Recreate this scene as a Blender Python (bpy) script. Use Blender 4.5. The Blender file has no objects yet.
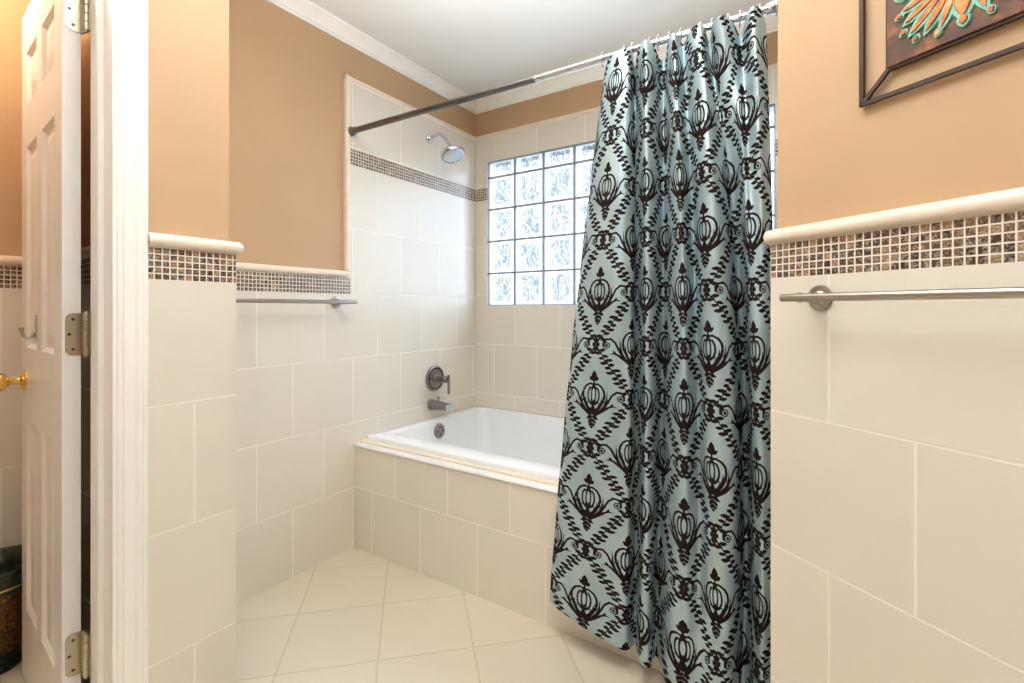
import bpy, bmesh, math, random
import numpy as np
from mathutils import Vector, Matrix

random.seed(4)
PI = math.pi
COL = bpy.context.scene.collection

# ------------------------------------------------------------------ helpers
class MB:
    """collects vertices / faces (with optional uv) for ONE mesh object"""
    def __init__(s):
        s.v, s.f, s.uv = [], [], []

    def vert(s, *p):
        s.v.append(tuple(p)); return len(s.v) - 1

    def face(s, idx, uv=None):
        s.f.append(tuple(idx)); s.uv.append(uv)

    def box(s, x0, x1, y0, y1, z0, z1):
        b = len(s.v)
        for z in (z0, z1):
            for x, y in ((x0, y0), (x1, y0), (x1, y1), (x0, y1)):
                s.v.append((x, y, z))
        for q in ((0, 3, 2, 1), (4, 5, 6, 7), (0, 1, 5, 4), (1, 2, 6, 5), (2, 3, 7, 6), (3, 0, 4, 7)):
            s.face([b + i for i in q])

    def obox(s, o, a, n, s0, s1, n0, n1, z0, z1):
        """box in a frame: a along the wall, n out of the wall"""
        b = len(s.v)
        for z in (z0, z1):
            for p, q in ((s0, n0), (s1, n0), (s1, n1), (s0, n1)):
                s.v.append((o[0] + a[0] * p + n[0] * q, o[1] + a[1] * p + n[1] * q, z))
        for q in ((0, 3, 2, 1), (4, 5, 6, 7), (0, 1, 5, 4), (1, 2, 6, 5), (2, 3, 7, 6), (3, 0, 4, 7)):
            s.face([b + i for i in q])

    def prism(s, pts, z0, z1):
        b = len(s.v); n = len(pts)
        for z in (z0, z1):
            for p in pts:
                s.v.append((p[0], p[1], z))
        s.face([b + i for i in range(n)][::-1]); s.face([b + n + i for i in range(n)])
        for i in range(n):
            j = (i + 1) % n
            s.face((b + i, b + j, b + n + j, b + n + i))

    def sweep(s, path, prof, u0=0.0, v0=0.0, caps=True):
        """sweep the closed profile [(out, z)] along a plan path; out is to the RIGHT of travel, corners mitred"""
        P = [Vector((p[0], p[1])) for p in path]
        L = [0.0]
        for i in range(1, len(P)):
            L.append(L[-1] + (P[i] - P[i - 1]).length)
        rings = []
        for i, p in enumerate(P):
            ns = []
            if i > 0:
                d = (P[i] - P[i - 1]).normalized(); ns.append(Vector((d.y, -d.x)))
            if i < len(P) - 1:
                d = (P[i + 1] - P[i]).normalized(); ns.append(Vector((d.y, -d.x)))
            m = ns[0] if len(ns) == 1 else (ns[0] + ns[1]) / (1 + ns[0].dot(ns[1]))
            rings.append([s.vert(p.x + m.x * o, p.y + m.y * o, z) for o, z in prof])
        k = len(prof)
        for i in range(len(P) - 1):
            for j in range(k):
                q = (j + 1) % k
                uv = None
                flat = abs(prof[j][1] - prof[q][1]) < 1e-6
                va = prof[j][1] - v0 + (prof[j][0] if flat else 0)
                vb = prof[q][1] - v0 + (prof[q][0] if flat else 0)
                uv = ((L[i] - u0, va), (L[i + 1] - u0, va), (L[i + 1] - u0, vb), (L[i] - u0, vb))
                s.face((rings[i][j], rings[i + 1][j], rings[i + 1][q], rings[i][q]), uv)
        if caps:
            for r, c, rev in ((rings[0], L[0], False), (rings[-1], L[-1], True)):
                idx = list(range(k))
                if rev: idx = idx[::-1]
                s.face([r[i] for i in idx], tuple((c - u0 + prof[i][0], prof[i][1] - v0) for i in idx))

    def tube(s, pts, rad, n=16, caps=True):
        pts = [Vector(p) for p in pts]
        if not isinstance(rad, (list, tuple)): rad = [rad] * len(pts)
        rings = []
        up = None
        for i, p in enumerate(pts):
            if i == 0: t = pts[1] - pts[0]
            elif i == len(pts) - 1: t = pts[-1] - pts[-2]
            else: t = (pts[i + 1] - pts[i]).normalized() + (pts[i] - pts[i - 1]).normalized()
            t.normalize()
            if up is None:
                up = Vector((0, 0, 1)) if abs(t.z) < .9 else Vector((1, 0, 0))
            x = t.cross(up).normalized(); y = x.cross(t).normalized(); up = y
            rings.append([s.vert(*(p + (x * math.cos(2 * PI * k / n) + y * math.sin(2 * PI * k / n)) * rad[i])) for k in range(n)])
        for a, b in zip(rings, rings[1:]):
            for k in range(n):
                q = (k + 1) % n
                s.face((a[k], a[q], b[q], b[k]))
        if caps:
            s.face(rings[0][::-1]); s.face(rings[-1])

    def lathe(s, prof, o, axis=(0, 0, 1), n=32):
        """prof: [(radius, height along axis)]"""
        ax = Vector(axis).normalized(); o = Vector(o)
        u = ax.orthogonal().normalized(); w = ax.cross(u)
        rings = []
        for r, h in prof:
            c = o + ax * h
            if r < 1e-6: rings.append([s.vert(*c)])
            else: rings.append([s.vert(*(c + (u * math.cos(2 * PI * k / n) + w * math.sin(2 * PI * k / n)) * r)) for k in range(n)])
        for a, b in zip(rings, rings[1:]):
            for k in range(n):
                q = (k + 1) % n
                if len(a) == 1 and len(b) == 1: continue
                if len(a) == 1: s.face((a[0], b[q], b[k]))
                elif len(b) == 1: s.face((a[k], a[q], b[0]))
                else: s.face((a[k], a[q], b[q], b[k]))
        if len(rings[0]) > 1: s.face(rings[0][::-1])
        if len(rings[-1]) > 1: s.face(rings[-1])

    def torus(s, c, axis, R, r, n=28, m=8, a0=0.0, a1=2 * PI):
        ax = Vector(axis).normalized(); c = Vector(c)
        u = ax.orthogonal().normalized(); w = ax.cross(u)
        closed = abs(a1 - a0 - 2 * PI) < 1e-6
        pts = [c + (u * math.cos(a0 + (a1 - a0) * k / n) + w * math.sin(a0 + (a1 - a0) * k / n)) * R for k in range(n + (0 if closed else 1))]
        if not closed:
            s.tube(pts, r, m); return
        rings = []
        for k, p in enumerate(pts):
            rd = (p - c).normalized()
            rings.append([s.vert(*(p + (rd * math.cos(2 * PI * j / m) + ax * math.sin(2 * PI * j / m)) * r)) for j in range(m)])
        for k in range(n):
            a, b = rings[k], rings[(k + 1) % n]
            for j in range(m):
                q = (j + 1) % m
                s.face((a[j], a[q], b[q], b[j]))

    def build(s, name, mat, parent=None, smooth=None, bevel=0, seg=2, uvf=None, recalc=True):
        me = bpy.data.meshes.new(name)
        me.from_pydata(s.v, [], s.f)
        if any(u is not None for u in s.uv) or uvf:
            lay = me.uv_layers.new(name='UVMap')
            for p, uv in zip(me.polygons, s.uv):
                for k, li in enumerate(p.loop_indices):
                    if uvf: lay.data[li].uv = uvf(me.vertices[me.loops[li].vertex_index].co, p.normal)
                    elif uv: lay.data[li].uv = uv[k]
        if recalc:
            bm = bmesh.new(); bm.from_mesh(me)
            bmesh.ops.recalc_face_normals(bm, faces=bm.faces[:])
            bm.to_mesh(me); bm.free()
        if smooth is not None:
            for p in me.polygons: p.use_smooth = True
            me.set_sharp_from_angle(angle=math.radians(smooth))
        o = bpy.data.objects.new(name, me)
        COL.objects.link(o)
        if mat: me.materials.append(mat)
        if bevel:
            b = o.modifiers.new('bevel', 'BEVEL'); b.width = bevel; b.segments = seg; b.limit_method = 'ANGLE'; b.angle_limit = math.radians(40)
        if parent: adopt(o, parent)
        return o


def adopt(o, parent):
    """parent without moving: geometry is written in world coordinates"""
    o.parent = parent
    o.matrix_parent_inverse = Matrix.Translation(-parent.location) if parent.type == 'EMPTY' else Matrix.Identity(4)


def empty(name, loc):
    o = bpy.data.objects.new(name, None); COL.objects.link(o); o.location = loc
    o.empty_display_size = .05
    return o


def tag(o, label, cat, group=None):
    o['label'] = label; o['category'] = cat
    if group: o['group'] = group
    return o


def struct(o, label=None):
    o['kind'] = 'structure'
    if label: o['label'] = label
    return o

# ------------------------------------------------------------------ materials
def srgb(r, g, b):
    f = lambda c: (c / 255 / 12.92) if c / 255 <= .04045 else ((c / 255 + .055) / 1.055) ** 2.4
    return (f(r), f(g), f(b), 1)


class NT:
    def __init__(s, name):
        s.m = bpy.data.materials.new(name); s.m.use_nodes = True
        s.t = s.m.node_tree; s.t.nodes.clear()
        s.out = s.n('ShaderNodeOutputMaterial')
    def n(s, typ, **kw):
        x = s.t.nodes.new(typ)
        for k, v in kw.items(): setattr(x, k, v)
        return x
    def l(s, a, b): s.t.links.new(a, b)
    def val(s, sock, v):
        if hasattr(v, 'is_output'): s.l(v, sock)
        else: sock.default_value = v
    def math(s, op, a, b=0.0, c=0.0, clamp=False):
        x = s.n('ShaderNodeMath', operation=op); x.use_clamp = clamp
        s.val(x.inputs[0], a); s.val(x.inputs[1], b); s.val(x.inputs[2], c)
        return x.outputs[0]
    def mix(s, f, a, b):
        x = s.n('ShaderNodeMix', data_type='RGBA')
        s.val(x.inputs[0], f); s.val(x.inputs[6], a); s.val(x.inputs[7], b)
        return x.outputs[2]
    def ramp(s, f, stops, interp='LINEAR'):
        x = s.n('ShaderNodeValToRGB'); e = x.color_ramp.elements
        x.color_ramp.interpolation = interp
        while len(e) < len(stops): e.new(.5)
        for el, (p, c) in zip(e, stops): el.position = p; el.color = c
        s.val(x.inputs[0], f); return x.outputs[0]
    def noise(s, vec, scale, detail=3, rough=.5, dist=0):
        x = s.n('ShaderNodeTexNoise')
        if vec is not None: s.l(vec, x.inputs['Vector'])
        x.inputs['Scale'].default_value = scale; x.inputs['Detail'].default_value = detail
        x.inputs['Roughness'].default_value = rough; x.inputs['Distortion'].default_value = dist
        return x.outputs['Fac']
    def coords(s, kind='Object'):
        return s.n('ShaderNodeTexCoord').outputs[kind]
    def bsdf(s, **kw):
        x = s.n('ShaderNodeBsdfPrincipled')
        for k, v in kw.items(): s.val(x.inputs[k.replace('_', ' ')], v)
        return x
    def bump(s, h, strength=.3, dist=.002):
        x = s.n('ShaderNodeBump'); x.inputs['Strength'].default_value = strength
        x.inputs['Distance'].default_value = dist; s.l(h, x.inputs['Height']); return x.outputs[0]
    def done(s, sh): s.l(sh.outputs[0] if hasattr(sh, 'outputs') else sh, s.out.inputs[0]); return s.m


def plain(name, c, rough=.5, metal=0.0, var=.06, scale=12, spec=.5):
    t = NT(name); f = t.noise(t.coords(), scale)
    lo = tuple(x * (1 - var) for x in c[:3]) + (1,); hi = tuple(min(1, x * (1 + var)) for x in c[:3]) + (1,)
    col = t.ramp(f, [(.3, lo), (.7, hi)])
    b = t.bsdf(Base_Color=col, Roughness=rough, Metallic=metal)
    b.inputs['Specular IOR Level'].default_value = spec
    return t.done(b)


def paint_mat(name, c):
    t = NT(name); co = t.coords()
    f = t.noise(co, 3)
    col = t.ramp(f, [(.3, tuple(x * .97 for x in c[:3]) + (1,)), (.7, tuple(x * 1.03 for x in c[:3]) + (1,))])
    b = t.bsdf(Base_Color=col, Roughness=.55)
    b.inputs['Specular IOR Level'].default_value = .3
    t.l(t.bump(t.noise(co, 260, 2), .08, .001), b.inputs['Normal'])
    return t.done(b)


def tile_mat(name, c, grout, size, mortar, half=True, var=.03, rough=.25, rot=0.0):
    t = NT(name)
    uv = t.coords('UV')
    if rot:
        mp = t.n('ShaderNodeMapping'); mp.inputs['Rotation'].default_value = (0, 0, rot); t.l(uv, mp.inputs['Vector']); uv = mp.outputs[0]
    sp = t.n('ShaderNodeSeparateXYZ'); t.l(uv, sp.inputs[0])
    v = t.math('DIVIDE', sp.outputs[1], size); row = t.math('FLOOR', v)
    u = t.math('DIVIDE', sp.outputs[0], size)
    if half: u = t.math('ADD', u, t.math('MULTIPLY', t.math('FLOORED_MODULO', row, 2.0), .5))
    col_i = t.math('FLOOR', u)
    fu, fv = t.math('SUBTRACT', u, col_i), t.math('SUBTRACT', v, row)
    du = t.math('MINIMUM', fu, t.math('SUBTRACT', 1.0, fu)); dv = t.math('MINIMUM', fv, t.math('SUBTRACT', 1.0, fv))
    d = t.math('MINIMUM', du, dv)                       # 0 at the joint
    h = t.n('ShaderNodeMapRange'); h.interpolation_type = 'SMOOTHSTEP'
    t.l(d, h.inputs[0]); h.inputs[1].default_value = mortar * .35 / size; h.inputs[2].default_value = mortar * .75 / size
    wn = t.n('ShaderNodeTexWhiteNoise', noise_dimensions='2D')
    cb = t.n('ShaderNodeCombineXYZ'); t.l(col_i, cb.inputs[0]); t.l(row, cb.inputs[1]); t.l(cb.outputs[0], wn.inputs[0])
    cloud = t.noise(t.coords(), 7, 5, .6)
    k = t.math('ADD', t.math('MULTIPLY', wn.outputs[0], .5), t.math('MULTIPLY', cloud, .6))
    base = t.ramp(k, [(.2, tuple(x * (1 - var * 1.6) for x in c[:3]) + (1,)), (.85, tuple(x * (1 + var) for x in c[:3]) + (1,))])
    col = t.mix(h.outputs[0], grout, base)
    b = t.bsdf(Base_Color=col, Roughness=rough)
    t.l(t.math('SUBTRACT', .75, t.math('MULTIPLY', h.outputs[0], .75 - rough)), b.inputs['Roughness'])
    t.l(t.bump(h.outputs[0], .25, .0015), b.inputs['Normal'])
    return t.done(b)


def mosaic_mat(name):
    t = NT(name); size, mortar = .01555, .0026
    uv = t.coords('UV'); sp = t.n('ShaderNodeSeparateXYZ'); t.l(uv, sp.inputs[0])
    u = t.math('DIVIDE', sp.outputs[0], size); v = t.math('DIVIDE', sp.outputs[1], size)
    iu, iv = t.math('FLOOR', u), t.math('FLOOR', v)
    fu, fv = t.math('SUBTRACT', u, iu), t.math('SUBTRACT', v, iv)
    d = t.math('MINIMUM', t.math('MINIMUM', fu, t.math('SUBTRACT', 1.0, fu)), t.math('MINIMUM', fv, t.math('SUBTRACT', 1.0, fv)))
    h = t.n('ShaderNodeMapRange'); h.interpolation_type = 'SMOOTHSTEP'; t.l(d, h.inputs[0])
    h.inputs[1].default_value = .06; h.inputs[2].default_value = .11
    wn = t.n('ShaderNodeTexWhiteNoise', noise_dimensions='2D')
    cb = t.n('ShaderNodeCombineXYZ'); t.l(iu, cb.inputs[0]); t.l(iv, cb.inputs[1]); t.l(cb.outputs[0], wn.inputs[0])
    chip = t.ramp(wn.outputs[0], [(0, srgb(58, 44, 36)), (.3, srgb(74, 56, 44)), (.55, srgb(88, 66, 50)), (.75, srgb(106, 80, 60)), (.9, srgb(152, 116, 82)), (1, srgb(70, 52, 44))])
    ad = t.n('ShaderNodeVectorMath', operation='ADD'); t.l(uv, ad.inputs[0])
    sc = t.n('ShaderNodeVectorMath', operation='SCALE'); t.l(wn.outputs[1], sc.inputs[0]); sc.inputs['Scale'].default_value = 3.0; t.l(sc.outputs[0], ad.inputs[1])
    vein = t.noise(ad.outputs[0], 130, 4, .65, 1.2)
    vv = t.ramp(vein, [(.46, (0, 0, 0, 1)), (.66, (1, 1, 1, 1))])
    chip2 = t.mix(t.math('MULTIPLY', vv, .55), chip, srgb(214, 198, 176))
    col = t.mix(h.outputs[0], srgb(232, 222, 206), chip2)
    b = t.bsdf(Base_Color=col)
    t.l(t.math('SUBTRACT', .7, t.math('MULTIPLY', h.outputs[0], .5)), b.inputs['Roughness'])
    t.l(t.bump(h.outputs[0], .3, .001), b.inputs['Normal'])
    return t.done(b)


def metal_mat(name, c, rough=.25, brush=0):
    t = NT(name); f = t.noise(t.coords(), 60)
    b = t.bsdf(Base_Color=c, Metallic=1.0)
    t.l(t.math('ADD', rough - .01, t.math('MULTIPLY', f, .02)), b.inputs['Roughness'])
    return t.done(b)


def marble_mat(name, c):
    t = NT(name); co = t.coords(); f = t.noise(co, 9, 6, .6, 1.0)
    lo = tuple(x * .9 for x in c[:3]) + (1,)
    b = t.bsdf(Base_Color=t.ramp(f, [(.35, lo), (.62, c)]), Roughness=.3)
    return t.done(b)

M = {}
TILE = srgb(225, 217, 202); GROUT = srgb(238, 230, 216)
M['paint'] = paint_mat('tan wall paint', srgb(193, 160, 124))
M['white'] = plain('white gloss trim paint', srgb(244, 241, 233), .35, 0, .02)
M['door_white'] = plain('white door paint', srgb(242, 240, 234), .32, 0, .015)
M['ceiling'] = plain('white ceiling paint', srgb(232, 231, 228), .8, 0, .015, 3, .2)
M['tile'] = tile_mat('cream wall tile', TILE, GROUT, .307, .0042)
M['floor'] = tile_mat('cream floor tile', srgb(216, 204, 184), srgb(200, 184, 156), .307, .004, half=False, rough=.3, rot=PI / 4)
M['mosaic'] = mosaic_mat('brown marble mosaic')
M['marble'] = marble_mat('cream marble bullnose', srgb(238, 222, 202))
M['ledge'] = marble_mat('white ledge tile', srgb(240, 236, 228))
M['ledge'] = marble_mat('white ledge tile', srgb(243, 241, 236)); M['strip'] = plain('beige ledge strip', srgb(232, 219, 196), .4, 0, .03)
M['tub'] = plain('white tub acrylic', srgb(240, 240, 240), .12, 0, .01)
M['nickel'] = metal_mat('brushed nickel', srgb(176, 168, 158), .28)
M['steel'] = metal_mat('dark satin steel', srgb(116, 114, 113), .28)
M['chrome'] = metal_mat('chrome', srgb(205, 208, 212), .12)
M['bronze'] = metal_mat('pewter fixture metal', srgb(150, 142, 140), .34)
M['dark_ring'] = metal_mat('dark pewter', srgb(62, 54, 52), .35)
M['brass'] = metal_mat('polished brass', srgb(244, 212, 130), .14)
M['hinge'] = metal_mat('satin nickel hinge', srgb(196, 188, 166), .35)
M['screw'] = plain('screw slot', srgb(90, 82, 66), .5, .5)
M['spray'] = plain('spray face', srgb(206, 212, 224), .35, .2, .05, 40)
M['iron'] = plain('dark bronze iron bar', srgb(70, 54, 46), .45, .3, .2, 40)
M['teal'] = None

t = NT('verdigris relief'); f = t.noise(t.coords(), 60, 4)
b = t.bsdf(Base_Color=t.ramp(f, [(.3, srgb(92, 150, 132)), (.55, srgb(128, 186, 166)), (.8, srgb(120, 128, 96))]), Roughness=.5, Metallic=.2); M['teal'] = t.done(b)
t = NT('burnished copper panel'); f = t.noise(t.coords(), 22, 4, .6)
b = t.bsdf(Base_Color=t.ramp(f, [(.34, srgb(82, 60, 54)), (.5, srgb(100, 68, 54)), (.62, srgb(146, 96, 62)), (.78, srgb(184, 130, 82))]), Roughness=.42, Metallic=.35); M['copper'] = t.done(b)
t = NT('bright copper petal'); f = t.noise(t.coords(), 45, 4, .6)
b = t.bsdf(Base_Color=t.ramp(f, [(.35, srgb(140, 78, 42)), (.55, srgb(196, 120, 64)), (.75, srgb(236, 190, 130))]), Roughness=.4, Metallic=.35); M['petal'] = t.done(b)
t = NT('black green glaze'); f = t.noise(t.coords(), 14, 4)
b = t.bsdf(Base_Color=t.ramp(f, [(.35, srgb(22, 26, 22)), (.65, srgb(48, 60, 48))]), Roughness=.12); M['glaze'] = t.done(b)
t = NT('bronze weave'); co = t.coords(); f = t.noise(co, 90, 3, .6, 2.0)
b = t.bsdf(Base_Color=t.ramp(f, [(.4, srgb(44, 32, 20)), (.55, srgb(120, 84, 40)), (.7, srgb(176, 130, 66))]), Roughness=.4, Metallic=.4)
t.l(t.bump(f, .6, .004), b.inputs['Normal']); M['weave'] = t.done(b)

# glass block: clear wavy glass.  Light and sight pass through it, the moulded waves dim some of what lies behind
t = NT('wavy glass block'); co = t.coords()
mpw = t.n('ShaderNodeMapping'); mpw.inputs['Scale'].default_value = (1.35, 1, .75); t.l(co, mpw.inputs[0])
wv = t.noise(mpw.outputs[0], 8.5, 2, .45, 1.5); wv2 = t.noise(mpw.outputs[0], 22, 2, .5, .8)
k = t.math('ADD', t.math('MULTIPLY', wv, .7), t.math('MULTIPLY', wv2, .3))
uvs = t.coords('UV'); sp = t.n('ShaderNodeSeparateXYZ'); t.l(uvs, sp.inputs[0])
du = t.math('MINIMUM', sp.outputs[0], t.math('SUBTRACT', 1.0, sp.outputs[0])); dv = t.math('MINIMUM', sp.outputs[1], t.math('SUBTRACT', 1.0, sp.outputs[1]))
ed = t.n('ShaderNodeMapRange'); ed.interpolation_type = 'SMOOTHSTEP'; t.l(t.math('MINIMUM', du, dv), ed.inputs[0])
ed.inputs[1].default_value = .04; ed.inputs[2].default_value = .13
pat = t.ramp(k, [(.34, (.74, .74, .75, 1)), (.42, (.27, .265, .27, 1)), (.46, (.40, .40, .41, 1)), (.5, (.74, .74, .75, 1)), (.54, (.22, .22, .225, 1)), (.6, (.36, .36, .37, 1)), (.66, (.74, .74, .75, 1))])
side = t.n('ShaderNodeMapRange'); side.interpolation_type = 'SMOOTHSTEP'; t.l(t.math('ADD', sp.outputs[0], t.math('MULTIPLY', wv2, .3)), side.inputs[0])
side.inputs[1].default_value = .34; side.inputs[2].default_value = .46
pat = t.mix(side.outputs[0], (.86, .87, .88, 1), pat)            # the moulded wave leaves the near edge of each block clear
geo = t.n('ShaderNodeNewGeometry')
tc = t.mix(ed.outputs[0], (.88, .89, .90, 1), pat)
spy = t.n('ShaderNodeSeparateXYZ'); t.l(co, spy.inputs[0])
far = t.math('GREATER_THAN', spy.outputs[1], 2.51)               # only the room-side face carries the wave
tc = t.mix(far, tc, (.95, .96, .97, 1))
tr = t.n('ShaderNodeBsdfTransparent'); t.l(tc, tr.inputs[0])
gl = t.n('ShaderNodeBsdfGlossy'); gl.inputs['Roughness'].default_value = .08
bp = t.bump(k, .5, .01); t.l(bp, gl.inputs['Normal'])
fr = t.n('ShaderNodeFresnel'); fr.inputs[0].default_value = 1.45; t.l(bp, fr.inputs['Normal'])
ms = t.n('ShaderNodeMixShader'); t.l(fr.outputs[0], ms.inputs[0]); t.l(tr.outputs[0], ms.inputs[1]); t.l(gl.outputs[0], ms.inputs[2])
M['glass'] = t.done(ms)
M['mortar'] = plain('grey block mortar', srgb(150, 150, 150), .8, 0, .04, 40)

# curtain satin with flocked damask: the flock mask is a property of the cloth, stored at its vertices
t = NT('silver blue satin with dark damask')
at = t.n('ShaderNodeAttribute'); at.attribute_name = 'damask'
mk = t.ramp(at.outputs['Fac'], [(.36, (0, 0, 0, 1)), (.62, (1, 1, 1, 1))])
fz = t.noise(t.coords(), 300, 2)
cloth = t.ramp(t.noise(t.coords(), 14, 3), [(.3, srgb(158, 180, 185)), (.7, srgb(176, 197, 202))])
flock = t.ramp(fz, [(.3, srgb(20, 13, 13)), (.7, srgb(44, 29, 26))])
b = t.bsdf(Base_Color=t.mix(mk, cloth, flock))
t.l(t.math('ADD', .30, t.math('MULTIPLY', mk, .5)), b.inputs['Roughness'])
t.l(t.math('MULTIPLY', t.math('SUBTRACT', 1.0, mk), .42), b.inputs['Metallic'])
t.l(t.math('SUBTRACT', .5, t.math('MULTIPLY', mk, .4)), b.inputs['Specular IOR Level'])
M['curtain'] = t.done(b)

# ------------------------------------------------------------------ camera
CZ = 1.129
F = 486.0
YAW = math.atan((832 - 512) / F)
CS, SN = math.cos(YAW), math.sin(YAW)
cam = bpy.data.cameras.new('camera'); co = bpy.data.objects.new('camera', cam); COL.objects.link(co)
co.location = (0, 0, CZ); co.rotation_euler = (PI / 2, 0, YAW)
cam.sensor_width = 36; cam.lens = F / 1024 * 36; cam.shift_y = -32.5 / 1024; cam.clip_start = .02
bpy.context.scene.camera = co

def x_at(px, wy):
    a = (px - 512) / F
    return wy * (a * CS - SN) / (a * SN + CS)

# ------------------------------------------------------------------ room dimensions (metres)
H = 2.44
XF, YB, XA = -1.912, 2.478, -.103            # painted faces: faucet wall, back wall, alcove end wall
XL, YP = -1.358, .675                        # painted faces: left wall, its free end
TT = .012                                    # tile thickness
ROW, MB0, MB1, CAP = .283, 1.1985, 1.2763, 1.311   # first joint, mosaic bottom/top, bullnose top
YT, TOP = 1.467, 2.205                       # tall shower tile: front edge, top (below its trim)
U0, U1 = 1.812, 1.8898                       # shower mosaic
D = Vector((.8285, -.5600)); NR = Vector((D.y, -D.x))
P0 = Vector((XA, 1.2558 + .010))             # painted corner of the diagonal wall
P0 = P0 - D * .001
VT = ROW - .614                              # uv v origin so that row parity matches

# ------------------------------------------------------------------ floor, ceiling, walls
m = MB(); m.box(-2.6, 2.9, -2.9, 2.8, -.1, 0)
UF = (-.106 - .307 * 20)
def floor_uv(c, n):
    return (c.x + .15 , c.y)
fl = struct(m.build('floor', M['floor'], uvf=lambda c, n: (c.x, c.y)), 'cream floor tiles laid on the diagonal')
# joints: one family runs at 45 degrees with (x+y)/sqrt2 = -.106 + k*.307
mp = [n for n in M['floor'].node_tree.nodes if n.type == 'MAPPING'][0]
# rotation by 45 deg gives u' = (x - y)/sqrt2 , v' = (x + y)/sqrt2
mp.inputs['Location'].default_value = (.08, .106, 0)

m = MB(); m.box(-2.6, 2.9, -2.9, 2.8, H, H + .1); struct(m.build('ceiling', M['ceiling']), 'plain white ceiling')

# left wall with the doorway in it
DY0, DY1, DH = -.16, .43, 2.045
m = MB()
m.box(-1.47, XL, DY1, YP, 0, H); m.box(-1.47, XL, DY0, DY1, DH, H); m.box(-1.47, XL, -2.7, DY0, 0, H)
m.box(XF - .1, -1.47, .53, YP, 0, H)        # returns behind the pier to the shower
wl = struct(m.build('wall_left', M['paint']), 'tan wall pier over cream tile beside the open door')
TP = [(0, 0), (TT, 0), (TT, MB0), (0, MB0)]
def rect(z0, z1, o=TT): return [(0, z0), (o, z0), (o, z1), (0, z1)]
def bull(z0, h=.034, o=.026):
    pts = [(0, z0), (TT, z0)]
    for k in range(9):
        a = -PI / 2 + PI * k / 8
        pts.append((o - .014 + .014 * math.cos(a) , z0 + h / 2 + h / 2 * math.sin(a)))
    return pts + [(0, z0 + h)]
path = [(XL, .484), (XL, YP), (XF + TT, YP)]
sl = .7325 - .484
m = MB(); m.sweep(path, rect(0, MB0), sl, VT); m.build('wainscot_tile', M['tile'], wl)
m = MB(); m.sweep(path, rect(MB0, MB1), -.003, MB0); m.build('mosaic_band', M['mosaic'], wl)
m = MB(); m.sweep(path, bull(MB1), 0, 0); m.build('bullnose_cap', M['marble'], wl, smooth=35)
m = MB(); m.sweep([(XL, -2.6), (XL, DY0 - .06)], rect(0, MB0), 0, VT); m.build('wainscot_tile', M['tile'], wl)
m = MB(); m.sweep([(XL, -2.6), (XL, DY0 - .06)], rect(MB0, MB1), 0, MB0); m.build('mosaic_band', M['mosaic'], wl)
m = MB(); m.sweep([(XL, -2.6), (XL, DY0 - .06)], bull(MB1), 0, 0); m.build('bullnose_cap', M['marble'], wl, smooth=35)

# faucet wall
m = MB(); m.box(XF - .1, XF, YP, YB + .1, 0, H)
wf = struct(m.build('wall_shower', M['paint']), 'shower wall with cream tile and tan paint above')
y0 = YP + TT
m = MB(); m.sweep([(XF, y0), (XF, YB)], rect(0, MB0), 1.05 - y0, VT)
m.sweep([(XF, YT + .03), (XF, YB)], rect(MB0, U0), 1.05 - YT - .03, VT)
m.sweep([(XF, YT + .03), (XF, YB)], rect(U1, TOP), 1.05 - YT - .03, VT + (U1 - U0) )
m.build('wall_tile', M['tile'], wf)
m = MB(); m.sweep([(XF, y0), (XF, YT + .03)], rect(MB0, MB1), .004, MB0); m.sweep([(XF, YT + .03), (XF, YB - TT)], rect(U0, U1), 0, U0)
m.build('mosaic_band', M['mosaic'], wf)
m = MB(); m.sweep([(XF, y0), (XF, YT + .012)], bull(MB1, .032, .02), 0, 0)
m.sweep([(XF, YT + .004), (XF, YB - TT)], [(0, TOP), (TT, TOP), (.016, TOP + .012), (.012, TOP + .023), (0, TOP + .025)], 0, 0)
# vertical bullnose up the front edge of the tall tile
pts = [(XF, YT + .03), (XF, YT)]
for k in range(7):
    a = PI + (PI / 2) * k / 6
    pts.append((XF + .010 + .010 * (1 - math.cos(PI / 2 * k / 6)) * 0 + .012 * math.sin(PI / 2 * k / 6), YT + .010 - .010 * math.cos(PI / 2 * k / 6)))
pts += [(XF + .022, YT + .022), (XF + TT, YT + .03)]
m.prism(pts, MB0 + .112, TOP + .012)
m.box(XF, XF + TT, YT, YT + .03, MB1, MB1 + .036)
m.build('bullnose_trim', M['marble'], wf, smooth=35)

# back wall with the window hole
WX0, WX1, WZ0, WZ1 = -1.8125, -.2125, 1.152, 2.052
m = MB()
for x0, x1, z0, z1 in ((XF - .1, WX0, 0, H), (WX1, .1, 0, H), (WX0, WX1, 0, WZ0), (WX0, WX1, WZ1, H)):
    m.box(x0, x1, YB, YB + .1, z0, z1)
wb = struct(m.build('wall_back', M['paint']), 'back wall of the tub alcove around the glass block window')
xa, xb = XF + TT, XA - TT
def back(mb, x0, x1, z0, z1, v0):
    mb.sweep([(x0, YB), (x1, YB)], rect(z0, z1), -1.602 - x0, v0)
m = MB(); vb = VT + .012
back(m, xa, xb, 0, WZ0, vb); back(m, xa, WX0, WZ0, U0, vb); back(m, WX1, xb, WZ0, U0, vb)
back(m, xa, WX0, U1, WZ1, vb + .078); back(m, WX1, xb, U1, WZ1, vb + .078); back(m, xa, xb, WZ1, TOP, vb + .078)
m.build('wall_tile', M['tile'], wb)
m = MB(); m.sweep([(xa, YB), (WX0, YB)], rect(U0, U1), .005, U0); m.sweep([(WX1, YB), (xb, YB)], rect(U0, U1), 0, U0)
m.build('mosaic_band', M['mosaic'], wb)
m = MB(); m.sweep([(xa, YB), (xb, YB)], [(0, TOP), (TT, TOP), (.016, TOP + .012), (.012, TOP + .023), (0, TOP + .025)])
m.build('tile_trim', M['marble'], wb, smooth=35)

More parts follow.
